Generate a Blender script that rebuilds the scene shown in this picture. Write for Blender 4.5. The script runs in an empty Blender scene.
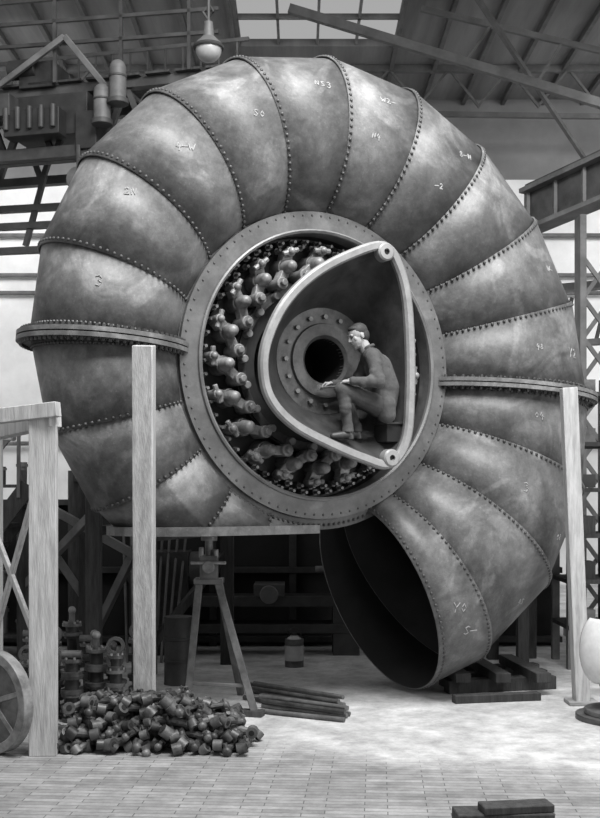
import bpy, math, random
from mathutils import Vector, Matrix, Euler
random.seed(7)
rad=math.radians; sin=math.sin; cos=math.cos; pi=math.pi
sc=bpy.context.scene
sc.view_settings.view_transform='Standard'

# ---------------------------------------------------------------- materials
def mat(name,c1,c2=None,scale=3.0,rough=0.6,metal=0.0,bump=0.0,lo=0.35,hi=0.65,island=0.0,detail=6,stretch=(1,1,1),bscale=None,dist=0.0,grime=0.0):
    m=bpy.data.materials.new(name); m.use_nodes=True
    nt=m.node_tree; N=nt.nodes; L=nt.links
    p=N['Principled BSDF']; p.inputs['Roughness'].default_value=rough; p.inputs['Metallic'].default_value=metal
    c2=c1 if c2 is None else c2
    tc=N.new('ShaderNodeTexCoord'); mp=N.new('ShaderNodeMapping'); mp.inputs['Scale'].default_value=stretch
    L.new(tc.outputs['Object'],mp.inputs['Vector'])
    nz=N.new('ShaderNodeTexNoise'); nz.inputs['Scale'].default_value=scale; nz.inputs['Detail'].default_value=detail
    nz.inputs['Roughness'].default_value=0.65; nz.inputs['Distortion'].default_value=dist
    L.new(mp.outputs[0],nz.inputs['Vector'])
    cr=N.new('ShaderNodeValToRGB'); cr.color_ramp.elements[0].position=lo; cr.color_ramp.elements[1].position=hi
    cr.color_ramp.elements[0].color=(c1,c1,c1,1); cr.color_ramp.elements[1].color=(c2,c2,c2,1)
    L.new(nz.outputs['Fac'],cr.inputs['Fac'])
    out=cr.outputs['Color']
    def scale_by(out,src,lo_,hi_,f0=0.0,f1=1.0):
        mr=N.new('ShaderNodeMapRange'); mr.inputs['From Min'].default_value=f0; mr.inputs['From Max'].default_value=f1
        mr.inputs['To Min'].default_value=lo_; mr.inputs['To Max'].default_value=hi_
        L.new(src,mr.inputs['Value'])
        vm=N.new('ShaderNodeVectorMath'); vm.operation='SCALE'
        L.new(out,vm.inputs[0]); L.new(mr.outputs[0],vm.inputs['Scale']); return vm.outputs[0]
    if island>0:
        g=N.new('ShaderNodeNewGeometry'); out=scale_by(out,g.outputs['Random Per Island'],1-island,1+island)
    if grime>0:
        n4=N.new('ShaderNodeTexNoise'); n4.inputs['Scale'].default_value=9; n4.inputs['Detail'].default_value=12; n4.inputs['Roughness'].default_value=0.8
        L.new(mp.outputs[0],n4.inputs['Vector']); out=scale_by(out,n4.outputs['Fac'],1-grime,1+grime,0.35,0.65)
        n5=N.new('ShaderNodeTexNoise'); n5.inputs['Scale'].default_value=1.1; n5.inputs['Detail'].default_value=5; n5.inputs['Distortion'].default_value=2.2
        L.new(mp.outputs[0],n5.inputs['Vector'])
        out=scale_by(out,n5.outputs['Fac'],1.0,1.0+grime*1.6,0.53,0.60)
        n6=N.new('ShaderNodeTexNoise'); n6.inputs['Scale'].default_value=38; n6.inputs['Detail'].default_value=6; n6.inputs['Roughness'].default_value=0.7
        L.new(mp.outputs[0],n6.inputs['Vector'])
        out=scale_by(out,n6.outputs['Fac'],1.0,1.0+grime*1.6,0.58,0.70)
    L.new(out,p.inputs['Base Color'])
    if bump>0:
        b=N.new('ShaderNodeBump'); b.inputs['Strength'].default_value=bump; b.inputs['Distance'].default_value=0.02
        n2=N.new('ShaderNodeTexNoise'); n2.inputs['Scale'].default_value=bscale or scale*4; n2.inputs['Detail'].default_value=8
        L.new(mp.outputs[0],n2.inputs['Vector'])
        L.new(n2.outputs['Fac'],b.inputs['Height']); L.new(b.outputs['Normal'],p.inputs['Normal'])
    return m

M_case=mat('riveted_steel_plate',0.055,0.125,1.6,0.5,0.0,0.18,0.38,0.66,island=0.18,detail=9,dist=0.6,bscale=14,grime=0.34)
M_casein=mat('case_interior_shade',0.007,0.016,2,0.9)  # near-black colour stands in for the shade inside the case
M_rivet=mat('rivet_steel',0.03,0.06,6,0.5,0.0)
M_ring=mat('machined_ring',0.06,0.11,3,0.45,0.1,0.05,grime=0.2)
M_ringd=mat('riveted_ring_band',0.045,0.09,3,0.55,0.0,0.1,grime=0.25)
M_edge=mat('ring_edge',0.12,0.19,5,0.45,0.1,0.1)
M_dark=mat('dark_iron',0.012,0.03,5,0.6,0.1)
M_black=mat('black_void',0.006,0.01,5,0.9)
M_cast=mat('bright_casting',0.10,0.26,7,0.45,0.1,0.2)
M_cast2=mat('grey_casting',0.05,0.13,6,0.5,0.1,0.25)
M_pile=mat('oily_casting',0.025,0.10,6,0.45,0.1,0.25,island=0.6)
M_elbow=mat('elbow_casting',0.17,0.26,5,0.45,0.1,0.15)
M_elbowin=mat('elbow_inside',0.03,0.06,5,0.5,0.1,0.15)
M_wood=mat('pale_timber',0.28,0.46,4,0.8,0,0.3,stretch=(6,6,0.7))
M_woodh=mat('grey_timber',0.16,0.32,4,0.85,0,0.3,stretch=(1,5,5))
M_wooddk=mat('dark_timber',0.02,0.05,4,0.85,0,0.3,stretch=(5,5,0.7),island=0.3)
M_screen=mat('backdrop_shade',0.008,0.016,1.2,0.95)  # near-black colour for the added screen, standing in for shade
M_wall=mat('whitewashed_wall',0.60,0.80,0.6,0.9,0,0.1)
M_wallup=mat('dark_upper_wall',0.13,0.20,0.5,0.9)  # band above the whitewash, darker than the wall below
M_ceil=mat('roof_boards',0.10,0.17,0.5,0.9,stretch=(4,0.3,1))
M_steel=mat('painted_steel',0.025,0.06,3,0.6,0.1,island=0.2)
M_steelmid=mat('grey_steelwork',0.07,0.14,3,0.6,0.1,island=0.2)
M_steelroof=mat('roof_steel',0.045,0.08,3,0.7)
M_chalk=mat('chalk',0.24,0.36,20,0.95)
M_cloth=mat('work_jacket',0.050,0.085,8,0.95,0,0.22,bscale=30)
M_trs=mat('work_trousers',0.042,0.075,8,0.95,0,0.22,bscale=30)
M_skin=mat('skin',0.28,0.34,9,0.6)
M_hair=mat('hair',0.02,0.04,30,0.7)
M_shoe=mat('leather',0.02,0.04,9,0.5)
M_paper=mat('white_enamel',0.5,0.6,9,0.7)
M_lamp=mat('lamp_enamel',0.25,0.35,5,0.3)

def floor_mat():
    m=bpy.data.materials.new('floor_surface'); m.use_nodes=True
    nt=m.node_tree; N=nt.nodes; L=nt.links; p=N['Principled BSDF']; p.inputs['Roughness'].default_value=0.8
    tc=N.new('ShaderNodeTexCoord'); mp=N.new('ShaderNodeMapping'); mp.inputs['Rotation'].default_value=(0,0,rad(4))
    L.new(tc.outputs['Object'],mp.inputs['Vector'])
    br=N.new('ShaderNodeTexBrick'); br.inputs['Scale'].default_value=1.0
    br.inputs['Brick Width'].default_value=0.42; br.inputs['Row Height'].default_value=0.075
    br.inputs['Mortar Size'].default_value=0.005; br.inputs['Mortar Smooth'].default_value=0.6; br.offset=0.37
    br.inputs['Color1'].default_value=(0.30,0.30,0.30,1); br.inputs['Color2'].default_value=(0.20,0.20,0.20,1)
    br.inputs['Mortar'].default_value=(0.08,0.08,0.08,1)
    L.new(mp.outputs[0],br.inputs['Vector'])
    n=N.new('ShaderNodeTexNoise'); n.inputs['Scale'].default_value=1.3; n.inputs['Detail'].default_value=10; n.inputs['Roughness'].default_value=0.7
    L.new(mp.outputs[0],n.inputs['Vector'])
    cr=N.new('ShaderNodeValToRGB'); cr.color_ramp.elements[0].position=0.3; cr.color_ramp.elements[1].position=0.7
    cr.color_ramp.elements[0].color=(0.34,0.34,0.34,1); cr.color_ramp.elements[1].color=(0.62,0.62,0.62,1)
    L.new(n.outputs['Fac'],cr.inputs['Fac'])
    sx=N.new('ShaderNodeSeparateXYZ'); L.new(tc.outputs['Object'],sx.inputs[0])
    a=N.new('ShaderNodeMath'); a.operation='MULTIPLY_ADD'; a.inputs[1].default_value=1.8; L.new(n.outputs['Fac'],a.inputs[0]); L.new(sx.outputs['Y'],a.inputs[2])
    a2=N.new('ShaderNodeMath'); a2.operation='MULTIPLY_ADD'; a2.inputs[1].default_value=0.35; L.new(sx.outputs['X'],a2.inputs[0]); L.new(a.outputs[0],a2.inputs[2])
    mr=N.new('ShaderNodeMapRange'); mr.inputs['From Min'].default_value=-1.5; mr.inputs['From Max'].default_value=-0.5
    L.new(a2.outputs[0],mr.inputs['Value'])
    mx=N.new('ShaderNodeMix'); mx.data_type='RGBA'
    L.new(mr.outputs[0],mx.inputs['Factor']); L.new(br.outputs['Color'],mx.inputs[6]); L.new(cr.outputs['Color'],mx.inputs[7])
    n3=N.new('ShaderNodeTexNoise'); n3.inputs['Scale'].default_value=3; n3.inputs['Detail'].default_value=14; n3.inputs['Roughness'].default_value=0.8; L.new(mp.outputs[0],n3.inputs['Vector'])
    mr3=N.new('ShaderNodeMapRange'); mr3.inputs['From Min'].default_value=0.35; mr3.inputs['From Max'].default_value=0.65; mr3.inputs['To Min'].default_value=0.55; mr3.inputs['To Max'].default_value=1.2
    L.new(n3.outputs['Fac'],mr3.inputs['Value'])
    vm=N.new('ShaderNodeVectorMath'); vm.operation='SCALE'; L.new(mx.outputs[2],vm.inputs[0]); L.new(mr3.outputs[0],vm.inputs['Scale'])
    L.new(vm.outputs[0],p.inputs['Base Color'])
    b=N.new('ShaderNodeBump'); b.inputs['Strength'].default_value=0.35; b.inputs['Distance'].default_value=0.012
    L.new(vm.outputs[0],b.inputs['Height']); L.new(b.outputs['Normal'],p.inputs['Normal'])
    return m
M_floor=floor_mat()

# ---------------------------------------------------------------- mesh builder
def frame(d):
    d=Vector(d).normalized()
    up=Vector((0,0,1)) if abs(d.z)<0.95 else Vector((1,0,0))
    a=d.cross(up).normalized(); b=a.cross(d).normalized()
    return a,b,d
class B:
    def __init__(s): s.v=[];s.f=[];s.mi=[];s.m=[]
    def add(s,vs,fs,m):
        if m not in s.m: s.m.append(m)
        k=s.m.index(m); o=len(s.v)
        s.v+= [tuple(v) for v in vs]
        for f in fs: s.f.append(tuple(i+o for i in f)); s.mi.append(k)
    def box(s,c,sz,m,rot=(0,0,0)):
        R=Euler(rot).to_matrix(); c=Vector(c)
        vs=[c+R@Vector((x*sz[0]/2,y*sz[1]/2,z*sz[2]/2)) for z in(-1,1) for y in(-1,1) for x in(-1,1)]
        s.add(vs,[(0,2,3,1),(4,5,7,6),(0,1,5,4),(2,6,7,3),(0,4,6,2),(1,3,7,5)],m)
    def beam(s,p0,p1,w,h,m):
        p0=Vector(p0);p1=Vector(p1);a,b,d=frame(p1-p0)
        vs=[]
        for p in(p0,p1):
            for (i,j) in((-1,-1),(1,-1),(1,1),(-1,1)): vs.append(p+a*i*w/2+b*j*h/2)
        s.add(vs,[(0,1,2,3)[::-1],(4,5,6,7),(0,1,5,4),(1,2,6,5),(2,3,7,6),(3,0,4,7)],m)
    def cyl(s,p0,p1,r0,m,r1=None,seg=16,caps=True):
        r1=r0 if r1 is None else r1
        p0=Vector(p0);p1=Vector(p1);a,b,d=frame(p1-p0);vs=[]
        for p,r in((p0,r0),(p1,r1)):
            for i in range(seg):
                t=2*pi*i/seg; vs.append(p+a*cos(t)*r+b*sin(t)*r)
        fs=[(i,(i+1)%seg,seg+(i+1)%seg,seg+i) for i in range(seg)]
        if caps: fs+= [tuple(range(seg))[::-1],tuple(range(seg,2*seg))]
        s.add(vs,fs,m)
    def sph(s,c,r,m,sc=(1,1,1),nu=12,nv=8,rot=None):
        c=Vector(c);R=Euler(rot).to_matrix() if rot else Matrix.Identity(3)
        vs=[c+R@Vector((0,0,r*sc[2]))]
        for j in range(1,nv):
            a=pi*j/nv
            for i in range(nu):
                t=2*pi*i/nu; vs.append(c+R@Vector((r*sc[0]*sin(a)*cos(t),r*sc[1]*sin(a)*sin(t),r*sc[2]*cos(a))))
        vs.append(c+R@Vector((0,0,-r*sc[2]))); n=len(vs)-1; fs=[]
        for i in range(nu):
            fs.append((0,1+i,1+(i+1)%nu)); fs.append((n,1+(nv-2)*nu+(i+1)%nu,1+(nv-2)*nu+i))
            for j in range(nv-2):
                q=1+j*nu; fs.append((q+i,q+nu+i,q+nu+(i+1)%nu,q+(i+1)%nu))
        s.add(vs,fs,m)
    def caps(s,p0,p1,r0,r1,m,seg=14):
        s.cyl(p0,p1,r0,m,r1,seg); s.sph(p0,r0,m,nu=seg,nv=10); s.sph(p1,r1,m,nu=seg,nv=10)
    def revolve(s,prof,m,seg=96,closed=True,c=(0,0,0),t0=0,t1=2*pi):
        n=len(prof);full=abs(t1-t0-2*pi)<1e-6; K=seg if full else seg+1;vs=[]
        for i in range(K):
            t=t0+(t1-t0)*i/seg
            for (r,y) in prof: vs.append((c[0]+r*cos(t),c[1]+y,c[2]+r*sin(t)))
        fs=[]
        for i in range(seg):
            i2=(i+1)%K
            for j in range(n if closed else n-1):
                j2=(j+1)%n; fs.append((i*n+j,i2*n+j,i2*n+j2,i*n+j2))
        s.add(vs,fs,m)
    def tube(s,pts,r,m,seg=8,closed=False,sq=None):
        pts=[Vector(p) for p in pts];n=len(pts);vs=[]
        for i,p in enumerate(pts):
            if closed: d=pts[(i+1)%n]-pts[i-1]
            else: d=pts[min(i+1,n-1)]-pts[max(i-1,0)]
            if d.length<1e-7: d=Vector((0,0,1))
            a,b,_=frame(d)
            rr_=r[i] if isinstance(r,(list,tuple)) else r
            for k in range(seg):
                t=2*pi*k/seg; vs.append(p+a*cos(t)*rr_+b*sin(t)*rr_)
        fs=[]
        for i in range(n if closed else n-1):
            i2=(i+1)%n
            for k in range(seg): fs.append((i*seg+k,i*seg+(k+1)%seg,i2*seg+(k+1)%seg,i2*seg+k))
        if not closed: fs+=[tuple(range(seg))[::-1],tuple((n-1)*seg+k for k in range(seg))]
        s.add(vs,fs,m)
    def obj(s,name,bevel=0,smooth=True,parent=None,loc=None,rot=None,ang=35):
        me=bpy.data.meshes.new(name); me.from_pydata(s.v,[],s.f)
        for m in s.m: me.materials.append(m)
        me.polygons.foreach_set('material_index',s.mi)
        me.update(); me.validate()
        if smooth:
            me.polygons.foreach_set('use_smooth',[True]*len(me.polygons))
            me.set_sharp_from_angle(angle=rad(ang))
        o=bpy.data.objects.new(name,me); sc.collection.objects.link(o)
        if bevel:
            b=o.modifiers.new('bevel','BEVEL'); b.width=bevel; b.segments=2; b.limit_method='ANGLE'; b.angle_limit=rad(50)
        if parent: o.parent=parent
        if loc: o.location=loc
        if rot: o.rotation_euler=rot
        return o
def empty(name,loc=(0,0,0),rot=(0,0,0)):
    e=bpy.data.objects.new(name,None); e.location=loc; e.rotation_euler=rot; sc.collection.objects.link(e); return e
def adopt(e,*objs):
    for o in objs:
        o.parent=e; o.matrix_parent_inverse=(Matrix.Translation(e.location)@e.rotation_euler.to_matrix().to_4x4()).inverted()

# ================================================================ SPIRAL CASE
ALPHA=rad(29); BETA=rad(3.5); ZC=3.35
case=empty('turbine_spiral_case',(0,0,ZC),(0,BETA,ALPHA))
R0=1.46; BB=0.33; YS=0.90; BE=BB/YS
TH0=-65
SE=[TH0]+list(range(-54,289,18))
TAB=[(TH0,1.075),(-54,1.12),(-36,1.145),(-18,1.12),(0,1.055),(45,0.925),(90,0.87),(180,0.675),(288,0.43)]
def rr(th):
    if th<=TH0: return TAB[0][1]
    for (a,ra),(b,rb) in zip(TAB,TAB[1:]):
        if th<=b: return ra+(rb-ra)*(th-a)/(b-a)
    return TAB[-1][1]
def RC(th):
    r=rr(th); return R0+math.sqrt(max(r*r-BE*BE,0.0001))
def S(th,ph,off=0.0):
    r2=rr(th)+off
    rho=RC(th)+r2*cos(ph); t=rad(th)
    return Vector((rho*cos(t),-r2*YS*sin(ph),rho*sin(t)))
def phm(th): return pi-math.asin(BE/rr(th))
def section(th,off,n=56):
    f=phm(th); return [S(th,-f+2*f*i/n,off) for i in range(n+1)]
def bracket(th):
    for a,b in zip(SE,SE[1:]):
        if th<b: return a,b
    return SE[-2],SE[-1]
def Slin(th,ph_frac,off):
    a,b=bracket(th);u=(th-a)/(b-a)
    pa=S(a,phm(a)*ph_frac,off);pb=S(b,phm(b)*ph_frac,off+0.01)
    return pa*(1-u)+pb*u
def plate(bld,a,b,lap=1.1,n=56):
    s0=section(a,0.0)
    s1=section(b,0.011); s2=[p1+(p1-p0)*(lap/(b-a)) for p0,p1 in zip(s0,s1)]
    vs=s0+s2; fs=[(i,n+1+i,n+1+i+1,i+1) for i in range(n)]
    bld.add(vs,fs,M_case)
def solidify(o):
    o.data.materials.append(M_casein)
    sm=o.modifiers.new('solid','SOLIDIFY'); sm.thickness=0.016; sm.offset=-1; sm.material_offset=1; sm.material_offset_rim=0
shell=B()
for a,b in zip(SE,SE[1:]):
    if a>=180: break
    plate(shell,a,b, lap=1.1 if b not in(0,180) else 0)
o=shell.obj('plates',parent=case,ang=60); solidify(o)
import bmesh
UPL=Vector((-sin(BETA),0,cos(BETA)))  # world up in case space
ZCUT=-1.575
tail=B()
for a in range(180,270,18): plate(tail,a,a+18)
to=tail.obj('tail_plates',parent=case,ang=60)
bm=bmesh.new(); bm.from_mesh(to.data)
res=bmesh.ops.bisect_plane(bm,geom=bm.verts[:]+bm.edges[:]+bm.faces[:],plane_co=UPL*ZCUT,plane_no=-UPL,clear_outer=True)
cutE=[e for e in res['geom_cut'] if isinstance(e,bmesh.types.BMEdge)]
fl=B()
for e in cutE:
    q=[]
    for v in e.verts:
        p=v.co.copy(); t=math.atan2(p.z,p.x); th=math.degrees(t)%360
        Rc=RC(th)
        cen=Vector((Rc*cos(t),0,Rc*sin(t))); d=p-cen; d=d-UPL*d.dot(UPL)
        if d.length<1e-4: d=Vector((0,-1,0))
        d.normalize(); q.append((p,p+d*0.11))
    (i0,o0),(i1,o1)=q; h=UPL*0.04
    vs=[i0+h,o0+h,o0-h,i0-h,i1+h,o1+h,o1-h,i1-h]
    fl.add(vs,[(0,1,5,4),(1,2,6,5),(2,3,7,6),(3,0,4,7),(0,3,2,1),(4,5,6,7)],M_case)
fl.obj('tail_flange',parent=case)
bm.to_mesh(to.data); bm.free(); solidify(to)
for th,nm in((0,'split_flange_1'),(180,'split_flange_2')):
    f=B(); n=64; fm=phm(th)
    tt=rad(th); tang=Vector((-sin(tt),0,cos(tt)))
    for sgn,off0 in((1,0.006),(-1,0.006)):
        vs=[]
        for i in range(n+1):
            ph=-fm+2*fm*i/n
            pin=S(th,ph,-0.01);po=S(th,ph,0.125)
            for p,h in((pin,off0),(po,off0),(po,0.045),(pin,0.045)): vs.append(p+tang*h*sgn)
        fs=[]
        for i in range(n):
            for j in range(4): fs.append((i*4+j,(i+1)*4+j,(i+1)*4+(j+1)%4,i*4+(j+1)%4))
        fs+=[(0,1,2,3),(n*4,n*4+3,n*4+2,n*4+1)]
        f.add(vs,fs,M_case)
    nb=64
    for i in range(nb):
        ph=-fm+2*fm*(i+0.5)/nb; p=S(th,ph,0.08)
        f.cyl(p-tang*0.075,p+tang*0.075,0.017,M_rivet,seg=6)
    for s_ in(1,-1):
        for i in range(90):
            ph=-fm+2*fm*(i+0.5)/90; p=Slin(th+ (2.0 if s_>0 else -2.0),ph/fm,0.004)
            f.sph(p,0.016,M_rivet,nu=6,nv=4)
    f.obj(nm,parent=case)
rv=B()
RR=0.0165
def seam_rivets(th,off=0.012):
    fm=phm(th); L=2*fm*rr(th); n=int(L/0.062)
    for i in range(n):
        fr=-1+2*(i+0.5)/n
        p=S(th,fr*fm,off)
        t=rad(th); p=p+Vector((-sin(t),0,cos(t)))*(0.024)
        if th<180 or p.dot(UPL)>ZCUT+.06: rv.sph(p,RR,M_rivet,nu=8,nv=6)
for th in range(-54,270,18):
    if th in(0,180): continue
    seam_rivets(th)
n=96
for i in range(n):
    p=Slin(TH0+1.0,-1+2*(i+0.5)/n,0.002); rv.sph(p,RR,M_rivet,nu=8,nv=6)
for s_ in(-1,1):
  for i in range(170):
    t=2*pi*i/170; rv.sph((1.54*cos(t),s_*0.40,1.54*sin(t)),0.015,M_rivet,nu=7,nv=6)
rv.obj('rivets',parent=case)
rg=B()
for s_ in(-1,1):
    rg.revolve([(1.585,s_*0.32),(1.585,s_*0.385),(1.50,s_*0.40),(1.46,s_*0.40),(1.46,s_*0.26)],M_ringd)
    rg.revolve([(1.485,s_*0.40),(1.48,s_*0.44),(1.30,s_*0.45),(1.275,s_*0.43),(1.275,s_*0.26),(1.46,s_*0.26)],M_ring)
    rg.revolve([(1.305,s_*0.44),(1.305,s_*0.47),(1.29,s_*0.48),(1.27,s_*0.465),(1.27,s_*0.43)],M_edge)
    for i in range(90):
        t=2*pi*(i+.5)/90; rg.sph((1.44*cos(t),s_*0.44,1.44*sin(t)),0.013,M_rivet,nu=6,nv=4)
for i in range(20):
    t=2*pi*i/20
    rg.box((1.38*cos(t),0,1.38*sin(t)),(0.16,0.54,0.035),M_dark,rot=(0,-t+0.4,0))
rg.obj('stay_ring',parent=case)
hc=B()
hc.revolve([(1.28,-0.40),(1.28,-0.12),(1.14,-0.12),(1.14,-0.16),(0.84,-0.16),(0.84,-0.24),(0.74,-0.24),(0.72,-0.17),(0.60,-0.17),(0.60,0.5),(0.01,0.5)],M_dark,closed=False)
hc.revolve([(0.82,-0.20),(0.82,-0.27),(0.74,-0.27),(0.74,-0.20)],M_pile)
for k,(rho,cnt) in enumerate(((1.225,56),(1.165,56))):
    for i in range(cnt):
        t=2*pi*(i+0.5*k)/cnt; c=Vector((rho*cos(t),0,rho*sin(t)))
        hc.cyl(c+Vector((0,-0.12,0)),c+Vector((0,-0.20-0.03*k,0)),0.033,M_cast2,seg=6)
        hc.cyl(c+Vector((0,-0.12,0)),c+Vector((0,-0.27-0.03*k,0)),0.016,M_cast,seg=8)
hc.obj('head_cover',parent=case)
gl=B()
for i in range(20):
    t=2*pi*(i+0.3)/20; rho=0.99
    c=Vector((rho*cos(t),-0.16,rho*sin(t))); er=Vector((cos(t),0,sin(t))); et=Vector((-sin(t),0,cos(t))); F=Vector((0,-1,0))
    w=random.uniform(-.15,.15)
    gl.cyl(c,c+F*0.17,0.095,M_cast2,r1=0.085,seg=18)
    gl.cyl(c+F*0.17,c+F*0.28,0.07,M_cast,r1=0.055,seg=18); gl.sph(c+F*0.28,0.055,M_cast)
    d=(er*(-0.62+w)+et*0.80).normalized(); e=c+d*0.19
    gl.beam(c+F*0.15,e+F*0.17,0.095,0.09,M_cast)
    gl.cyl(e+F*0.03,e+F*0.27,0.060,M_cast,seg=14); gl.cyl(e+F*0.27,e+F*0.32,0.036,M_cast,seg=6)
    d2=(er*0.8-et*0.45).normalized(); g=c+d2*0.15
    gl.beam(c+F*0.12,g+F*0.12,0.11,0.11,M_cast); gl.cyl(g+F*0.04,g+F*0.24,0.046,M_cast,seg=12)
    gl.cyl(g+F*0.22-et*0.09,g+F*0.22+et*0.09,0.026,M_cast,seg=8); gl.sph(g+F*.25,.035,M_cast)
    k=Vector((0.78*cos(t+0.24),-0.30,0.78*sin(t+0.24)))
    gl.beam(e+F*0.22,k,0.05,0.035,M_cast2); gl.cyl(k+F*0.05,k-F*0.08,0.038,M_cast,seg=12)
gl.obj('guide_vane_levers',parent=case,bevel=0.008)
ck=B()
GL={'4':[[(0,1),(-.3,.3),(.4,.3)],[(.2,.7),(.15,-.3)]],'3':[[(-.3,.9),(.1,1),(.3,.75),(0,.5),(.35,.25),(.1,-.1),(-.3,0)]],'Y':[[(-.4,1),(0,.5)],[(.4,1),(0,.45),(-.1,-.1)]],
 '2':[[(-.3,.8),(0,1),(.3,.75),(.1,.4),(-.35,0),(.4,.02)]],'8':[[(0,.5),(-.25,.75),(0,1),(.25,.75),(0,.5),(-.3,.2),(0,-.05),(.3,.2),(0,.5)]],'O':[[(0,0),(-.3,.4),(0,.9),(.3,.4),(0,0)]],
 'N':[[(-.3,0),(-.25,1),(.25,0),(.3,1)]],'S':[[(.3,.9),(0,1),(-.3,.8),(0,.5),(.3,.2),(0,0),(-.3,.1)]],'-':[[(-.5,.4),(.5,.5)]],'W':[[(-.5,.9),(-.2,0),(0,.6),(.2,0),(.5,1)]]}
def chalk(th,fr,txt,size):
    dx=0
    p0=Slin(th,fr,0.02); e=0.5; eu=(Slin(th+e,fr,0.02)-p0); ev=(Slin(th,fr+0.01,0.02)-p0)
    nrm=eu.cross(ev).normalized(); up=Vector((0,0,1)); up=(up-nrm*up.dot(nrm)).normalized(); rt=up.cross(nrm).normalized()
    if rt.x<0: rt=-rt
    for chh in txt:
        for st in GL[chh]:
            pts=[]
            for a,b in zip(st,st[1:]+st[-1:]):
                for u in(0,0.33,0.66):
                    x=a[0]+(b[0]-a[0])*u; y=a[1]+(b[1]-a[1])*u
                    q=p0+rt*((x+dx)*size)+up*(y*size)
                    tq=math.atan2(q.z,q.x); thq=math.degrees(tq)
                    if thq<-90: thq+=360
                    A_,B_=bracket(thq)
                    rho=Vector((q.x,0,q.z)).length*cos(rad(thq-(A_+B_)/2))/cos(rad((B_-A_)/2))
                    ph=math.atan2(-(q.y)/YS,rho-RC(thq))
                    pts.append(Slin(thq,ph/phm(thq),0.002))
                    if a==b: break
            ck.tube(pts,0.0055,M_chalk,seg=5)
        dx+=1.0
for a in((8,0.42,'Y2',0.09),(-8,0.62,'O4',0.06),(-27,0.60,'3',0.08),(-30,0.36,'O8',0.06),(-45,0.33,'4S',0.06),(-60,0.50,'YO',0.09),(-59,0.40,'S-',0.09),(27,0.40,'W-',0.06),(60,0.45,'8-N',0.06),(82,0.42,'W2-',0.06),(98,0.40,'NS3',0.06),(135,0.45,'4-W',0.06),(150,0.40,'2N',0.06),(170,0.42,'3',0.08),(115,0.5,'SO',0.06),(84,.6,'N4',.05),(62,.65,'-2',.05),(10,.6,'48',.05)):
    chalk(*a)
ck.obj('chalk_marks',parent=case)

# ================================================================ ELBOW COVER
AE=rad(27)
elbow=empty('suction_elbow_casting',(0,0,ZC),(0,0,AE))
RIM=[(.38,1.06),(.036,.945),(-.33,.736),(-.614,.46),(-.783,.135),(-.822,-.133),(-.753,-.379),(-.533,-.587),(-.174,-.752),(.197,-.883),(.447,-.927),(.613,-.726),(.658,-.345),(.66,.13),(.625,.60),(.536,.897)]
def crom(P,n=6):
    out=[];L=len(P)
    for i in range(L):
        p0,p1,p2,p3=[Vector(P[(i+k)%L]) for k in(-1,0,1,2)]
        for j in range(n):
            t=j/n; out.append(0.5*((2*p1)+(p2-p0)*t+(2*p0-5*p1+4*p2-p3)*t*t+(3*p1-p0-3*p2+p3)*t**3))
    return out
rim=crom(RIM); NR=len(rim); YF=-0.95; YB=-0.30; EC=(0.10,0.06); ER=0.50
def esurf(i,t,off=0):
    p=rim[i%NR]; ang=math.atan2(p.y-EC[1],p.x-EC[0]); q=Vector((EC[0]+ER*cos(ang),EC[1]+ER*sin(ang)))
    s_=t**1.25; v=p*(1-s_)+q*s_
    d=(v-Vector(EC)).normalized(); v=v+d*off
    return Vector((v.x,YF+(YB-YF)*t,v.y))
es=B(); T=14
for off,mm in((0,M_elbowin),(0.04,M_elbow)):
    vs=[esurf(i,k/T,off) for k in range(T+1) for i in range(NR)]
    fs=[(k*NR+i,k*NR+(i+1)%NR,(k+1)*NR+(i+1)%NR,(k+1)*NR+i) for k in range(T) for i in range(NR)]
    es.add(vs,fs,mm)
es.obj('shell',parent=elbow)
lp=B()
vs=[]
prof=[(-0.012,0.03),(-0.018,-0.015),(0.0,-0.04),(0.05,-0.045),(0.07,-0.03),(0.075,0.015),(0.045,0.035)]
for i in range(NR):
    p=rim[i]; tg=(rim[(i+1)%NR]-rim[i-1]).normalized(); nn=Vector((tg.y,-tg.x)); 
    if nn.dot(p-Vector(EC))<0: nn=-nn
    for (a,b) in prof: vs.append((p.x+nn.x*a,YF+b,p.y+nn.y*a))
P=len(prof)
lp.add(vs,[(i*P+j,((i+1)%NR)*P+j,((i+1)%NR)*P+(j+1)%P,i*P+(j+1)%P) for i in range(NR) for j in range(P)],M_elbow)
for (x,z) in((.40,1.03),(.46,-.90)):
    lp.revolve([(0.03,-0.06),(0.07,-0.06),(0.085,-0.045),(0.085,0.04),(0.03,0.04)],M_elbow,seg=28,c=(x,YF,z))
    lp.cyl((x,YF-0.04,z),(x,YF+0.03,z),0.035,M_black)
lp.obj('lip',parent=elbow)
ef=B()
ef.revolve([(0.52,-0.33),(0.52,-0.25),(0.22,-0.25),(0.22,-0.33),(0.25,-0.36),(0.36,-0.36),(0.37,-0.33)],M_cast2,seg=48,c=(EC[0],0,EC[1]))
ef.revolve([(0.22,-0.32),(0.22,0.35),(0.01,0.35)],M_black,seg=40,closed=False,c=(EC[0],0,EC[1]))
for i in range(16):
    t=2*pi*i/16; c=Vector((EC[0]+0.43*cos(t),-0.33,EC[1]+0.43*sin(t))); ef.cyl(c,c+Vector((0,-0.035,0)),0.024,M_cast,seg=6)
ef.obj('rear_flange',parent=elbow)

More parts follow.
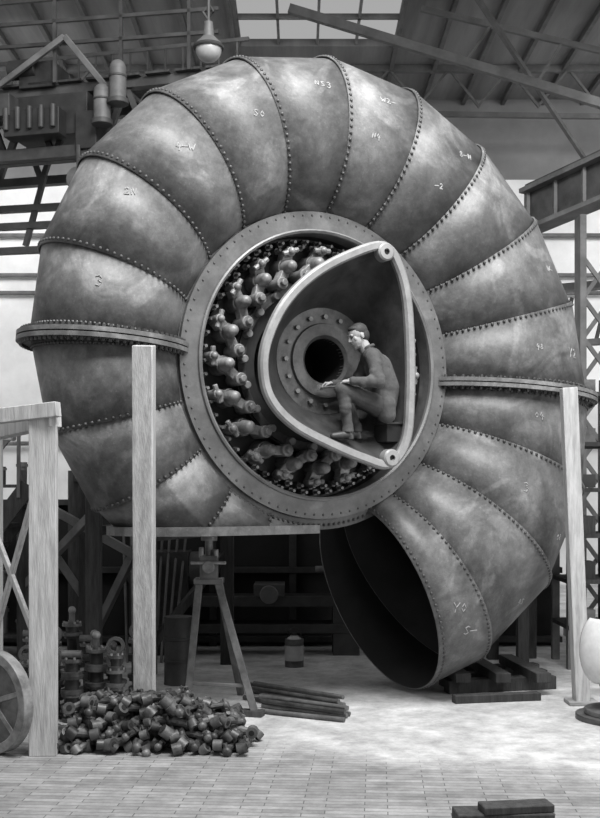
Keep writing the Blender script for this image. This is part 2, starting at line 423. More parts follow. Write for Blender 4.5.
# ================================================================ SEATED MAN
def remesh(o,v,sm=4):
    r=o.modifiers.new('rm','REMESH'); r.mode='VOXEL'; r.voxel_size=v; r.use_smooth_shade=True
    s_=o.modifiers.new('sm','SMOOTH'); s_.iterations=sm; s_.factor=0.5
man=empty('seated_man',(0.75,-0.48,2.98))
V=Vector
pel=V((.79,-.48,2.955)); sp=V((.82,-.485,3.125)); ch=V((.745,-.50,3.32)); nb=V((.65,-.51,3.465))
ls=V((.68,-.68,3.40)); rs=V((.65,-.33,3.40)); le=V((.735,-.78,3.15)); re=V((.55,-.27,3.17)); lw=V((.49,-.76,3.165)); rw=V((.33,-.38,3.175))
lh=V((.76,-.58,2.95)); rh=V((.76,-.38,2.95)); lk=V((.40,-.70,3.09)); rk=V((.42,-.44,3.07)); la=V((.45,-.66,2.715)); ra_=V((.54,-.46,2.73))
jk=B()
jk.caps(pel+V((0,0,.03)),sp,.14,.132,M_cloth); jk.caps(pel+V((0,-.06,.02)),sp+V((0,-.03,0)),.12,.12,M_cloth); jk.caps(pel+V((0,.06,.02)),sp+V((0,.03,0)),.12,.12,M_cloth)
jk.caps(sp,ch,.132,.135,M_cloth); jk.caps(ch+V((0,-.06,0)),ls+V((.01,.04,.01)),.115,.08,M_cloth); jk.caps(ch+V((0,.06,0)),rs+V((.01,-.04,.01)),.115,.08,M_cloth)
jk.caps(ls+V((0,.02,.02)),rs+V((0,-.02,.02)),.07,.07,M_cloth); jk.caps(ch,nb,.105,.066,M_cloth); jk.caps(sp+V((0,-.07,0)),ch+V((0,-.08,0)),.095,.095,M_cloth); jk.caps(sp+V((0,.07,0)),ch+V((0,.08,0)),.095,.095,M_cloth)
for a,b,c in((ls,le,lw),(rs,re,rw)):
    jk.caps(a,b,.070,.056,M_cloth); jk.caps(b,c,.056,.040,M_cloth)
    jk.sph(b,.060,M_cloth)
    for k,(rr_,u) in enumerate(((.066,.3),(.063,.62),(.058,.85))): jk.sph(a.lerp(b,u)+V((.012*(-1)**k,0,0)),rr_,M_cloth)
    for k,(rr_,u) in enumerate(((.056,.3),(.050,.6))): jk.sph(b.lerp(c,u)+V((0,0,.010*(-1)**k)),rr_,M_cloth)
    d=(c-b).normalized(); jk.cyl(c-d*.02,c+d*.012,.043,M_cloth,seg=14)
for y_ in(-.11,-.04,.04,.11): jk.caps(pel+V((.02,y_,.0)),pel+V((.035,y_,-.09)),.10,.085,M_cloth)
for t in [2*pi*i/16 for i in range(16)]:
    jk.sph(nb+V((cos(t)*.048,sin(t)*.056,.045-.022*cos(t+pi))),.018,M_cloth,nu=8,nv=6)
j=jk.obj('jacket'); remesh(j,.0085,2)
tr=B()
tr.caps(lh,rh,.105,.105,M_trs)
for h,k,a in((lh,lk,la),(rh,rk,ra_)):
    tr.caps(h,k,.10,.068,M_trs); tr.caps(k,a+V((0,0,.02)),.068,.047,M_trs); tr.sph(k+V((-.01,0,.005)),.070,M_trs)
    tr.caps(k+V((.02,0,-.10)),k+V((.02,0,-.2)),.058,.052,M_trs); tr.cyl(a+V((0,0,.06)),a+V((0,0,-.025)),.05,M_trs,r1=.058)
    tr.sph(k+V((.025,0,-.16)),.062,M_trs); tr.sph(k.lerp(h,.35)+V((0,0,.01)),.083,M_trs)
t_=tr.obj('trousers'); remesh(t_,.0085,2)
sh=B()
for a,yw in((la,-.05),(ra_,-.04)):
    d=V((-.13,yw,-.04)); dd=V((d.x,d.y,0)).normalized()
    sh.caps(a+V((.015,0,-.045)),a+dd*.07+V((0,0,-.05)),.040,.036,M_shoe); sh.caps(a+dd*.07+V((0,0,-.052)),a+dd*.15+V((0,0,-.060)),.038,.030,M_shoe)
    sh.cyl(a+V((.01,0,-.05)),a+V((0,0,.02)),.042,M_shoe); sh.cyl(a+V((.025,0,-.092)),a+V((.025,0,-.05)),.034,M_shoe)
s1=sh.obj('shoes'); remesh(s1,.006,2)
he=Euler((rad(22),0,rad(-68))); HR=he.to_matrix(); HC=V((.55,-.525,3.612))
def H(x,y,z): return HC+HR@V((x,y,z))
hd=B()
hd.sph(H(0,.015,.03),.1,M_skin,(.76,.95,.88),20,14,he); hd.sph(H(0,-.02,-.03),.1,M_skin,(.64,.70,.80),20,14,he)
hd.sph(H(0,-.060,-.090),.026,M_skin,(1.1,.8,.8),12,8,he); hd.sph(H(0,-.03,-.072),.052,M_skin,(1,1,.75),12,8,he)
hd.caps(H(0,-.082,.022),H(0,-.100,-.018),.009,.0125,M_skin,10); hd.sph(H(.010,-.090,-.021),.008,M_skin); hd.sph(H(-.010,-.090,-.021),.008,M_skin)
hd.caps(H(-.033,-.074,.03),H(.033,-.074,.03),.012,.012,M_skin,10)
hd.caps(H(-.016,-.081,-.052),H(.016,-.081,-.052),.009,.009,M_skin,10)
for x in(-.040,.040): hd.sph(H(x,-.052,-.012),.024,M_skin,(1,.8,1.1),12,8,he)
for x in(-1,1): hd.sph(H(x*.074,.014,-.005),.028,M_skin,(.35,.65,1),12,8,he)
hd.caps(H(0,.02,-.05),nb+V((0,0,-.01)),.055,.058,M_skin)
h_=hd.obj('head'); remesh(h_,.0035,4)
ft=B()
for x in(-.029,.029):
    ft.sph(H(x,-.077,.011),.0095,M_hair,(1.2,.7,.6))
    ft.caps(H(x-.015,-.0855,.033),H(x+.015,-.0855,.033),.003,.003,M_hair,8)
ft.caps(H(-.017,-.0895,-.052),H(.017,-.0895,-.052),.002,.002,M_shoe,6)
ft.obj('face_features')
hr=B()
hr.sph(H(0,.026,.046),.1,M_hair,(.79,.92,.78),22,14,he); hr.sph(H(0,.05,.0),.1,M_hair,(.74,.70,.80),20,14,he); hr.sph(H(0,-.030,.085),.045,M_hair,(1.35,.9,.6),14,10,he)
hh=hr.obj('hair'); remesh(hh,.005,3)
def hand(name,w,d,nrm,side,curl):
    d=d.normalized(); nrm=(nrm-d*nrm.dot(d)).normalized(); s_=d.cross(nrm)*side
    b=B()
    b.caps(w-d*.01,w+d*.03,.025,.027,M_skin,12)
    for k in(-1.4,-.5,.5,1.4): b.caps(w+d*.025+s_*.012*k,w+d*.085+s_*.0155*k,.015,.0135,M_skin,10)
    for k,L in((1.5,.068),(.5,.078),(-.5,.073),(-1.5,.056)):
        p=w+d*.088+s_*.0155*k*1.0; a=0.25; 
        for seg,(ln,r0,r1) in enumerate(((.45,.0095,.009),(.32,.009,.0082),(.23,.0082,.007))):
            a+=curl; q=p+(d*cos(a)+nrm*sin(a))*L*ln; b.caps(p,q,r0,r1,M_skin,8); p=q
    p=w+d*.03+s_*.026; q=p+(d*.6+s_*.75+nrm*.3).normalized()*.036; b.caps(p,q,.014,.0115,M_skin,10)
    q2=q+(d*.85+s_*.1+nrm*.5).normalized()*.032; b.caps(q,q2,.0115,.010,M_skin,10); q3=q2+(d*.7-s_*.2+nrm*.6).normalized()*.022; b.caps(q2,q3,.010,.008,M_skin,10)
    o=b.obj(name); remesh(o,.0028,1); return o
ha=hand('left_hand',lw,V((-1,.35,-.02)),V((0,.3,-1)),-1,0.38)
hb=hand('right_hand',rw,V((-1,-.10,.0)),V((0,-.2,-1)),1,0.45)
gb=B(); gb.cyl((.37,-.66,3.125),(.20,-.40,3.135),.011,M_cast,seg=10); gb.box((.19,-.385,3.14),(.06,.03,.05),M_cast,rot=(0,0,1))
gb.obj('caliper')
adopt(man,*[o for o in list(sc.objects) if o.name in('jacket','trousers','shoes','head','face_features','hair','left_hand','right_hand','caliper')])
st=B(); st.box((.84,-.45,2.69),(.16,.24,.17),M_black,rot=(0,0,AE)); st.box((.84,-.45,2.785),(.19,.27,.025),M_dark,rot=(0,0,AE))
st.obj('wooden_seat_block',bevel=.006)

# ================================================================ TIMBER PROPS, TRESTLES
b=B(); b.beam((-1.37,-1.30,0),(-1.305,-1.80,3.36),.225,.17,M_wood); b.box((-1.37,-1.30,.03),(.4,.3,.06),M_wooddk)
b.obj('timber_prop',bevel=.008)
b=B(); b.beam((2.83,.06,0),(2.68,-.02,3.17),.15,.15,M_wood); b.box((2.83,.06,.02),(.30,.26,.04),M_woodh)
b.obj('timber_prop',bevel=.008)
b=B()
b.box((-2.08,-2.08,1.42),(.22,.10,2.84),M_wood,rot=(0,0,.05))
b.box((-2.72,-1.2,1.3),(.12,.12,2.6),M_wood)
b.beam((-2.95,-1.95,2.70),(-1.94,-2.16,2.80),.10,.12,M_wood); b.beam((-3.1,-1.0,2.62),(-1.98,-2.10,2.74),.12,.16,M_wood)
b.beam((-3.1,-1.0,2.66),(-2.6,-1.0,2.66),.16,.12,M_wood)
b.beam((-2.75,-1.25,.7),(-2.12,-2.02,2.3),.035,.06,M_wood); b.beam((-2.75,-1.25,1.9),(-2.15,-2.0,.9),.035,.06,M_wood)
b.obj('timber_trestle',bevel=.006)
b=B()
for x,y,h in((-2.25,1.0,2.4),(-2.6,2.4,2.6),(-1.75,1.8,1.9),(-2.9,3.2,2.4),(-3.3,2.2,2.2),(-.9,2.6,1.7)): b.box((x,y,h/2),(.16,.16,h),M_wooddk)
for p,q in(((-2.9,3.2,2.3),(-2.2,1.0,2.35)),((-2.6,2.4,.2),(-1.75,1.8,1.8)),((-2.25,1.0,1.7),(-1.75,1.8,1.75)),((-3.3,2.2,1.0),(-2.25,1.0,1.9)),((-3.3,2.2,1.9),(-2.6,2.4,.8)),((-3.3,2.2,2.1),(-1.75,1.8,1.3)),((-1.75,1.8,1.6),(-.9,2.6,1.65)),((-1.75,1.8,.3),(-.9,2.6,1.4))): b.beam(p,q,.07,.10,M_steelmid if random.random()<.4 else M_wooddk)
b.obj('timber_scaffold',bevel=.006)
b=B(); hx,hy=-.88,-.35
b.box((hx,hy,1.27),(.28,.22,.05),M_cast2); b.box((hx,hy,1.40),(.17,.15,.24),M_cast2); b.cyl((hx,hy,1.5),(hx,hy,1.67),.04,M_cast); b.cyl((hx,hy,1.66),(hx,hy,1.73),.08,M_cast,seg=20)
b.cyl((hx-.17,hy-.09,1.45),(hx+.17,hy-.09,1.45),.016,M_cast); b.cyl((hx,hy-.11,1.41),(hx,hy-.08,1.41),.06,M_cast,seg=20); b.cyl((hx-.07,hy-.05,1.5),(hx-.07,hy-.05,1.6),.025,M_cast); b.cyl((hx+.07,hy-.05,1.5),(hx+.07,hy-.05,1.58),.025,M_cast)
feet=[(-1.10,-.35,0),(-.42,-.55,0),(-.62,.55,0)]
for i,f in enumerate(feet):
    s_=V((hx+(.09 if f[0]>hx else -.09),hy+(-.06 if i<2 else .07),1.26)); b.beam(s_,f,.06,.07,M_cast2)
b.beam((-1.07,-.35,.28),(-.50,-.50,.28),.035,.035,M_steelmid)
b.beam((-1.2,-.33,.03),(-.35,-.57,.03),.12,.06,M_wooddk)
b.obj('jack_stand',bevel=.006)
b=B()
for i in range(3): b.beam((1.55,.65+i*.42,.07),(2.75,.95+i*.42,.07),.16,.14,M_wooddk)
for i in range(3): b.beam((1.70+i*.42,.45,.19),(1.55+i*.42,1.8,.19),.16,.10,M_wooddk)
b.beam((1.55,.10,.04),(2.45,.28,.04),.12,.08,M_wooddk)
b.obj('timber_cribbing',bevel=.006)

# ================================================================ PILE OF LEVERS + PARTS
def lever(b,c,R,m,s_=1.0):
    c=V(c)
    def q(x,y,z): return c+R@(V((x,y,z))*s_)
    b.tube([q(-.13,0,0),q(-.06,0,.012),q(.03,0,0),q(.14,0,-.008)],[.030*s_,.036*s_,.031*s_,.026*s_],m,seg=10)
    b.cyl(q(-.15,-.04,0),q(-.15,.04,0),.050*s_,m,seg=14); b.cyl(q(-.15,-.045,0),q(-.15,.045,0),.024*s_,M_black,seg=10)
    b.sph(q(.155,0,-.01),.040*s_,m,nu=10,nv=8); b.cyl(q(.15,0,-.055),q(.15,0,.055),.019*s_,m,seg=8)
    b.box(q(0,0,.03),(.05*s_,.06*s_,.03*s_),m,rot=R.to_euler())
b=B()
for layer,(nr,x0,x1) in enumerate(((5,-1.95,-.42),(4,-1.93,-.45),(4,-1.9,-.55),(3,-1.85,-.75),(2,-1.75,-1.0))):
    for row in range(nr):
        x=x0+random.uniform(0,.06)
        while x<x1:
            y=-1.95+layer*.06+row*.12+random.uniform(-.03,.03)
            z=.05+layer*.082+random.uniform(-.005,.02)
            rz=random.choice((80,95,105,-85,-100,70,110,60,20,160))+random.uniform(-15,15)
            R=Euler((random.uniform(-.8,.8),random.uniform(-.22,.22),rad(rz))).to_matrix()
            lever(b,(x,y,z),R,random.choice((M_pile,M_pile,M_pile,M_cast2)),random.uniform(.8,1.05)); x+=random.uniform(.085,.115)
b.obj('pile_of_guide_vane_levers')
b=B()
pos=[(-2.32,-.62),(-2.12,-.78),(-1.92,-.62),(-1.72,-.74),(-2.22,-.38),(-2.0,-.30),(-1.78,-.42),(-2.42,-.85),(-1.50,-.42),(-2.42,-.2),(-2.1,-.05),(-1.85,-.1),(-2.6,-.5),(-2.65,-.1),(-2.3,.1),(-1.6,-.15)]
for i,(x,y) in enumerate(pos):
    z=0; nlay=random.choice((3,4,4,5))
    for k in range(nlay):
        r=random.uniform(.075,.115); hgt=random.uniform(.12,.2)
        b.cyl((x,y,z),(x,y,z+.035),r,M_pile,seg=18); b.cyl((x,y,z+.035),(x,y,z+hgt-.03),r*.62,M_dark,seg=16); b.cyl((x,y,z+hgt-.03),(x,y,z+hgt),r*.95,random.choice((M_pile,M_cast2)),seg=18); z+=hgt
        for t in range(6): a=t*pi/3; b.cyl((x+r*.78*cos(a),y+r*.78*sin(a),z-.01),(x+r*.78*cos(a),y+r*.78*sin(a),z+.02),.013,M_cast,seg=6)
    if i%3==0: b.revolve([(.055,-.02),(.085,-.02),(.085,.02),(.055,.02)],M_cast2,seg=24,c=(x,y,z+.085))
    elif i%3==1: b.cyl((x-.09,y,z+.04),(x+.09,y,z+.04),.04,M_cast2,seg=14)
    else: b.cyl((x,y,z),(x,y,z+.12),.03,M_cast2,seg=10); b.sph((x,y,z+.13),.04,M_cast)
b.obj('stack_of_flanged_fittings')
fw=empty('cast_flywheel',(-2.50,-2.0,.42),(0,0,rad(-35)))
b=B(); b.revolve([(.42,-.05),(.42,.05),(.34,.05),(.34,-.05)],M_cast,seg=48); b.revolve([(.09,-.08),(.09,.08),(.035,.08),(.035,-.08)],M_cast,seg=24); b.revolve([(.34,-.015),(.34,.015),(.08,.015),(.08,-.015)],M_cast2,seg=48)
for i in range(6):
    t=i*pi/3+.3; b.beam((.08*cos(t),0,.08*sin(t)),(.35*cos(t),0,.35*sin(t)),.05,.045,M_cast)
b.obj('wheel',parent=fw,bevel=.006)
b=B()
for i in range(12):
    y0=random.uniform(-.10,.10); up_=.045 if i%3==1 else 0; sh_=random.uniform(-.10,.10)
    b.cyl((-.60+i*.02+sh_,.95+y0-i*.12,.026+up_),(.34+i*.006+sh_,.12-i*.085+y0*.3,.026+up_),.024,M_cast2 if i%2 else M_pile,seg=12)
b.obj('bundle_of_steel_rods')
b=B()
for i in range(9): b.cyl((-2.15+i*.07,2.7,0.0),(-2.35+i*.11,3.6,2.0+random.uniform(-.3,.2)),.018,M_steelmid,seg=8)
b.obj('leaning_bars')
b=B(); b.cyl((-.07,2.4,0),(-.07,2.4,.34),.115,M_pile,seg=28); b.cyl((-.07,2.4,.34),(-.07,2.4,.38),.09,M_lamp,r1=.045,seg=28); b.cyl((-.07,2.4,.38),(-.07,2.4,.41),.03,M_dark,seg=14); b.cyl((-.07,2.4,.08),(-.07,2.4,.26),.118,M_lamp,seg=28)
b.tube([(-.16,2.4,.34),(-.14,2.4,.44),(-.07,2.4,.48),(.0,2.4,.44),(.02,2.4,.34)],.008,M_dark,seg=6)
b.obj('oil_can')
# added near-black screen darkens the space behind the case; lathe before it
b=B()
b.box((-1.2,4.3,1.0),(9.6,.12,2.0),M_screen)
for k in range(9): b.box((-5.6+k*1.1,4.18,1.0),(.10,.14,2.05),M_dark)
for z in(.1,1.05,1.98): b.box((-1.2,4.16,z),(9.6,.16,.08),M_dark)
b.obj('dark_backdrop_screen',bevel=.006)
b=B()
b.box((-.6,3.5,.35),(3.0,.5,.12),M_dark); b.box((-.6,3.5,.70),(3.0,.45,.14),M_dark)
for x in(-1.8,.6): b.box((x,3.5,.33),(.35,.45,.66),M_dark)
b.box((-1.75,3.5,1.05),(.6,.5,.6),M_dark); b.cyl((-1.45,3.5,1.1),(-1.3,3.5,1.1),.24,M_steel,seg=28); b.cyl((-2.05,3.2,1.1),(-2.05,3.26,1.1),.22,M_steel,seg=28)
b.box((.55,3.5,.98),(.3,.35,.42),M_dark); b.cyl((.2,3.5,1.1),(.5,3.5,1.1),.05,M_cast2,seg=12); b.box((-.4,3.45,.85),(.4,.5,.16),M_steel); b.cyl((-.4,3.15,.8),(-.4,3.2,.8),.12,M_steelmid,seg=24)
b.obj('engine_lathe',bevel=.01)
# steep workshop stair
b=B()
for s_ in(-.35,.35): b.beam((-4.6,1.3+s_,0),(-2.95,1.3+s_,2.2),.05,.18,M_wooddk)
for k in range(9): t=(k+1)/10; b.box((-4.6+1.65*t,1.3,2.2*t),(.24,.68,.04),M_wooddk)
for s_ in(-.38,): 
    b.beam((-4.5,1.3+s_,.95),(-2.9,1.3+s_,3.05),.04,.05,M_steelmid)
    for k in range(4): t=.1+k*.28; b.beam((-4.6+1.65*t,1.3+s_,2.2*t),(-4.6+1.65*t,1.3+s_,2.2*t+.95),.035,.035,M_steelmid)
b.obj('workshop_stair')
b=B()
for x in(-5.0,-4.0,-3.5):
    for y in(2.9,3.5): b.box((x,y,1.2),(.07,.07,2.4),M_wooddk)
for z in(.3,.95,1.6,2.2):
    b.box((-4.25,3.2,z),(1.6,.66,.04),M_wooddk)
    for k in range(6): 
        x=-4.9+k*.27; r=random.uniform(.06,.11); hgt=random.uniform(.12,.35)
        b.cyl((x,3.05,z+.02),(x,3.05,z+.02+hgt),r,random.choice((M_pile,M_dark,M_steelmid)),seg=14); b.cyl((x,3.05,z+.02+hgt*.8),(x,3.05,z+.04+hgt*.85),r*1.2,M_steelmid,seg=14)
b.obj('parts_shelf')
def drum_mesh(x,y,h,r):
    b=B(); P=[(0.01,0),(r,0),(r,.02*h),(r*.97,.03*h),(r*.97,.32*h),(r*1.02,.33*h),(r*1.02,.36*h),(r*.97,.37*h),(r*.97,.65*h),(r*1.02,.66*h),(r*1.02,.69*h),(r*.97,.7*h),(r*.97,.97*h),(r,.98*h),(r,h),(.01,h)]
    vs=[];seg=32
    for i in range(seg):
        t=2*pi*i/seg
        for (q,z) in P: vs.append((q*cos(t),q*sin(t),z))
    n=len(P); b.add(vs,[(i*n+j,((i+1)%seg)*n+j,((i+1)%seg)*n+j+1,i*n+j+1) for i in range(seg) for j in range(n-1)],M_dark)
    b.obj('steel_drum',loc=(x,y,0))
drum_mesh(-1.35,1.2,.75,.16)

# ================================================================ RIGHT SIDE
cb=empty('curved_shell_casting',(2.62,-.75,0),(0,0,rad(10)))
b=B(); vs=[];nu,nv=24,16
for j in range(nv+1):
    for i in range(nu+1):
        a=rad(170)+rad(150)*i/nu; e=rad(-60)+rad(115)*j/nv
        R=.42*cos(e)**.5; vs.append((.42+R*cos(a),R*sin(a)*.8,.66+.36*sin(e)))
fs=[(j*(nu+1)+i,j*(nu+1)+i+1,(j+1)*(nu+1)+i+1,(j+1)*(nu+1)+i) for j in range(nv) for i in range(nu)]
b.add(vs,fs,M_paper); o=b.obj('bowl',parent=cb,ang=60); q=o.modifiers.new('s','SOLIDIFY'); q.thickness=.04
b=B(); b.cyl((.40,0,0),(.40,0,.05),.42,M_pile,seg=36); b.cyl((.40,0,.05),(.40,0,.10),.34,M_cast2,seg=36); b.cyl((.40,0,.10),(.40,0,.36),.12,M_cast2,r1=.22,seg=24); b.obj('stand',parent=cb,bevel=.008)
b=B()
for x in(3.25,3.85,4.6,5.3):
    b.box((x,2.2,1.7),(.09,.10,3.4),M_steelmid); b.box((x,3.0,1.7),(.09,.10,3.4),M_steelmid)
for z in(.5,1.05,1.6,2.15,2.7,3.3):
    b.box((4.28,2.6,z),(2.15,.9,.05),M_wooddk)
    for k in range(6): b.box((3.45+k*.34,2.4,z+.11),(.22,.3,.16+random.uniform(-.05,.1)),random.choice((M_cast2,M_dark,M_wooddk)))
b.obj('storage_rack')
b=B()
for x,y,h in((2.75,2.6,1.7),(2.95,3.1,2.1),(2.45,3.0,1.4)): b.box((x,y,h/2),(.14,.14,h),M_wooddk)
b.beam((2.45,3.0,1.35),(2.95,3.1,1.5),.1,.1,M_wooddk); b.beam((2.45,3.0,.2),(2.95,3.1,1.6),.08,.08,M_wooddk)
b.obj('timber_stand',bevel=.006)
for (x,y,hh_) in((4.30,5.0,6.12),(-6.6,6.5,6.0)):
    b=B()
    for dx in(-.22,.22): b.box((x+dx,y,hh_/2),(.09,.34,hh_),M_steelmid)
    for k in range(int((hh_-.9)/.58)):
        z=.3+k*.58; b.beam((x-.2,y-.1,z),(x+.2,y-.1,z+.55),.04,.06,M_steelmid); b.beam((x+.2,y-.12,z),(x-.2,y-.12,z+.55),.04,.06,M_steelmid)
    b.box((x,y,.06),(.8,.6,.12),M_steelmid)
    b.obj('lattice_column')
b=B()
p0=V((3.55,6.2,6.18)); p1=V((6.0,2.2,6.6))
for dz,w,h in((0,.34,.07),(.62,.34,.07)): b.beam(p0+V((0,0,dz)),p1+V((0,0,dz)),w,h,M_steelmid)
b.beam(p0+V((0,0,.31)),p1+V((0,0,.31)),.04,.6,M_steel)
for k in range(9):
    q=p0.lerp(p1,k/8); b.beam(q,q+V((0,0,.62)),.22,.05,M_steelmid)
b.beam(p0+V((0,0,.70)),p1+V((0,0,.70)),.08,.08,M_steel)
b.obj('crane_runway_girder')
b=B()
for k in range(6):
    b.beam((3.3+k*.55,7.9-k*.15,4.6),(3.5+k*.55,7.9-k*.15,5.4),.05,.06,M_steel)
for z,w,h in((5.5,.3,.12),(4.55,.2,.10),(3.6,.2,.14)): b.beam((3.2,7.9,z),(7.2,7.0,z+.2),w,h,M_steelmid)
for x in(3.4,5.6): b.box((x,7.75-(x-3.4)*.2,2.8),(.16,.16,5.6),M_steelmid)
b.obj('wall_gallery')

# ================================================================ OVERHEAD CRANE (left)
cr=empty('overhead_crane',(-3.6,4.5,7.0),(0,0,rad(-14)))
b=B()
for z in(-.35,.55):
    for y in(-.5,.5): b.box((-1.2,y,z),(8.4,.14,.12),M_steel)
for k in range(12):
    x=-5.2+k*.7
    for y in(-.5,.5):
        b.beam((x,y,-.35),(x+.35,y,.55),.07,.07,M_steel); b.beam((x+.35,y,.55),(x+.7,y,-.35),.07,.07,M_steel)
for k in range(20): b.box((-5.2+k*.42,0,.63),(.34,1.3,.03),M_wooddk)
b.obj('bridge',parent=cr)
b=B()
for k in range(9): b.beam((-5.2+k*.95,-.68,.6),(-5.2+k*.95,-.68,1.75),.045,.045,M_steel)
for z in(1.15,1.45,1.75): b.beam((-5.3,-.68,z+.15),(2.8,-.68,z-.1),.045,.045,M_steel)
for k in range(30): b.beam((-5.2+k*.27,.68,.6),(-5.2+k*.27,.68,1.5),.025,.025,M_steel)
b.beam((-5.3,.68,1.5),(2.8,.68,1.5),.05,.05,M_steel)
b.obj('railing',parent=cr)
b=B()
b.box((.45,-.3,.15),(1.1,.9,.55),M_dark); b.box((.3,-.85,.0),(.8,.25,.35),M_dark); b.box((-.15,-.85,.25),(.3,.3,.3),M_steel)
for k in range(5): b.cyl((-.05+k*.17,-1.0,-.1),(-.05+k*.17,-1.0,.2),.035,M_steel,seg=12)
b.box((-.9,-.75,-.1),(.8,.4,.4),M_steel); b.box((.1,-.7,-.35),(2.6,.12,.16),M_steel); b.box((.2,-.4,.75),(.5,.5,.35),M_dark); b.cyl((-.2,-.6,.85),(.2,-.6,.85),.13,M_dark,seg=20)
b.box((1.0,-.6,-.1),(.3,.4,.5),M_dark); b.cyl((.9,-.85,-.75),(.9,-.78,-.75),.16,M_steelmid,seg=24); b.beam((.9,-.8,-.3),(.9,-.8,-.75),.05,.05,M_steel)
for x,z,h in((1.50,.20,.42),(1.28,-.05,.38)):
    b.cyl((x,-.9,z),(x,-.9,z+h),.11,M_steelmid,seg=20); b.sph((x,-.9,z+h),.11,M_steelmid); b.cyl((x,-.9,z-.05),(x,-.9,z+.02),.14,M_steel,seg=20); b.cyl((x,-.9,z+h*.7),(x,-.9,z+h*.78),.12,M_steel,seg=20)
b.beam((-.4,-.8,.5),(.7,-.8,1.15),.06,.08,M_steelmid); b.beam((.7,-.8,1.15),(1.4,-.8,.3),.06,.08,M_steelmid)
b.obj('trolley',parent=cr,bevel=.01)
b=B()
for z,y in((-1.0,.2),(-1.35,.2),(-.75,.2)): b.beam((-5.3,y,z),(2.6,y,z-.1),.12,.09,M_steel)
for k in range(7): b.beam((-4.8+k*1.1,.2,-1.35),(-4.5+k*1.1,.2,-.35),.07,.07,M_steel)
b.obj('underslung_rail',parent=cr)

b=B(); lx,ly,lz=-1.08,2.0,7.38
b.cyl((lx,ly,lz+.22),(lx,ly,11.0),.018,M_steel); b.cyl((lx,ly,lz+.10),(lx,ly,lz+.30),.07,M_steelmid,r1=.05,seg=20); b.cyl((lx,ly,lz+.02),(lx,ly,lz+.12),.18,M_steelmid,r1=.08,seg=28); b.sph((lx,ly,lz-.02),.155,M_lamp,nu=24,nv=14)
b.tube([(lx+.17*cos(t),ly+.17*sin(t),lz) for t in [2*pi*i/28 for i in range(28)]],.018,M_steel,seg=6,closed=True)
b.tube([(lx,ly,lz+.32),(lx-.07,ly,lz+.42),(lx,ly,lz+.52),(lx+.06,ly,lz+.42),(lx,ly,lz+.34)],.016,M_steel,seg=8)
b.obj('pendant_lamp')

# ================================================================ BUILDING
def slab(name,c,sz,m): 
    b=B(); b.box(c,sz,m); return b.obj(name,smooth=False)
slab('floor',(0,0,-.1),(24,32,.2),M_floor)
slab('wall_back',(0,14.1,4.6),(24,.2,9.2),M_wall)
slab('upper_wall_band_1',(0,14.1,10.2),(24,.2,2.0),M_wallup)
slab('wall_left',(-11,6,5.5),(.2,16,11),M_wall)
slab('wall_right',(11,6,5.5),(.2,16,11),M_wall)
b=B(); zc_=11.1
for x0,x1,y0,y1 in((-11,-1.2,5.5,14.2),(1.9,11,5.5,14.2),(-1.2,1.9,5.5,8.6),(-1.2,1.9,11.0,14.2)):
    b.box(((x0+x1)/2,(y0+y1)/2,zc_),(x1-x0,y1-y0,.15),M_ceil)
b.obj('ceiling',smooth=False)
b=B()
for k in range(5): b.box((-1.2+k*.775,9.8,11.1),(.05,2.4,.10),M_steelmid)
b.box((.35,9.8,11.1),(3.1,.06,.1),M_steelmid); b.obj('window_1')
b=B()
b.beam((-.2,9.0,10.9),(9,9.0,8.1),.12,.16,M_steelroof)
b.beam((2.2,9.0,10.9),(9,9.0,9.3),.08,.10,M_steelroof)
for k in range(5): x=3.0+k*1.3; b.beam((x,9.0,9.93-(x-3)*.304),(x+.5,9.0,10.65-(x-3)*.235),.05,.05,M_steelroof)
b.beam((2.2,6.5,10.9),(6.5,12.5,8.6),.07,.09,M_steelroof)
b.obj('roof_truss')
b=B()
b.beam((-10,12,10.95),(10,12,10.95),.12,.14,M_steelroof); b.beam((-10,12,10.2),(10,12,9.9),.10,.10,M_steelroof)
for k in range(16): x=-10+k*1.25; b.beam((x,12,10.2),(x+.62,12,10.95),.05,.05,M_steelroof); b.beam((x+.62,12,10.95),(x+1.25,12,10.15),.05,.05,M_steelroof)
b.obj('roof_truss')
b=B()
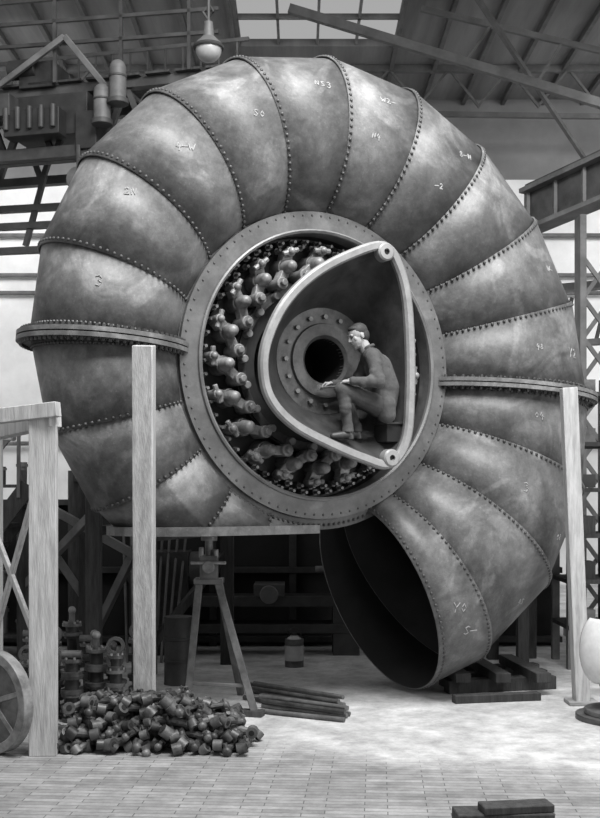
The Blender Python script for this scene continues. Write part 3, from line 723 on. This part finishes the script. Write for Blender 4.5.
for k in range(10): b.beam((1.9+k*.9,5.6,10.95),(1.9+k*.9,14,10.95),.08,.12,M_steelroof)
for k in range(10): b.beam((-1.3-k*.9,5.6,10.95),(-1.3-k*.9,14,10.95),.08,.12,M_steelroof)
b.obj('ceiling_joists')
b=B()
for z in(6.6,7.0,7.9,3.2): b.cyl((-10.8,13.85,z),(10.8,13.85,z),.05,M_steelmid,seg=10)
b.obj('wall_pipes')
b=B(); b.box((1.30,-3.95,.05),(.62,.22,.10),M_wooddk,rot=(0,0,.05)); b.box((1.38,-3.97,.125),(.46,.16,.05),M_wooddk,rot=(0,0,.15)); b.obj('timber_offcut',bevel=.008)

# ================================================================ LIGHT
w=bpy.data.worlds.new('hall_daylight'); sc.world=w; w.use_nodes=True
w.node_tree.nodes['Background'].inputs[0].default_value=(1,1,1,1); w.node_tree.nodes['Background'].inputs[1].default_value=0.40
def area(name,loc,tgt,size,power):
    l=bpy.data.lights.new(name,'AREA'); l.shape='RECTANGLE'; l.size=size[0]; l.size_y=size[1]; l.energy=power
    o=bpy.data.objects.new(name,l); sc.collection.objects.link(o); o.location=loc
    o.rotation_euler=(Vector(tgt)-Vector(loc)).to_track_quat('-Z','Y').to_euler(); return o
area('skylight_lamp',(1.5,-5,10.5),(0.5,0,2),(5.5,3.5),1900)
area('side_window_lamp',(-9,-6,7),(0,0,3),(5,5),110)
area('side_window_lamp',(9,-6,4),(1,0,2),(5,5),430)
area('back_wall_fill',(-7,8,9),(-6.5,14,4),(4,3),350)  # added fill with no window behind it, brightens left back wall
area('back_wall_fill',(8,8,9),(7.5,14,4),(4,3),330)  # same kind of added fill for the right end of the wall
# ================================================================ CAMERA
cam=bpy.data.cameras.new('camera'); co=bpy.data.objects.new('camera',cam); sc.collection.objects.link(co)
co.location=(0,-11,2.15); co.rotation_euler=(rad(90),0,0)
cam.sensor_fit='VERTICAL'; cam.sensor_height=24; cam.lens=24*1100/818; cam.shift_y=81/818; cam.clip_end=200
sc.camera=co
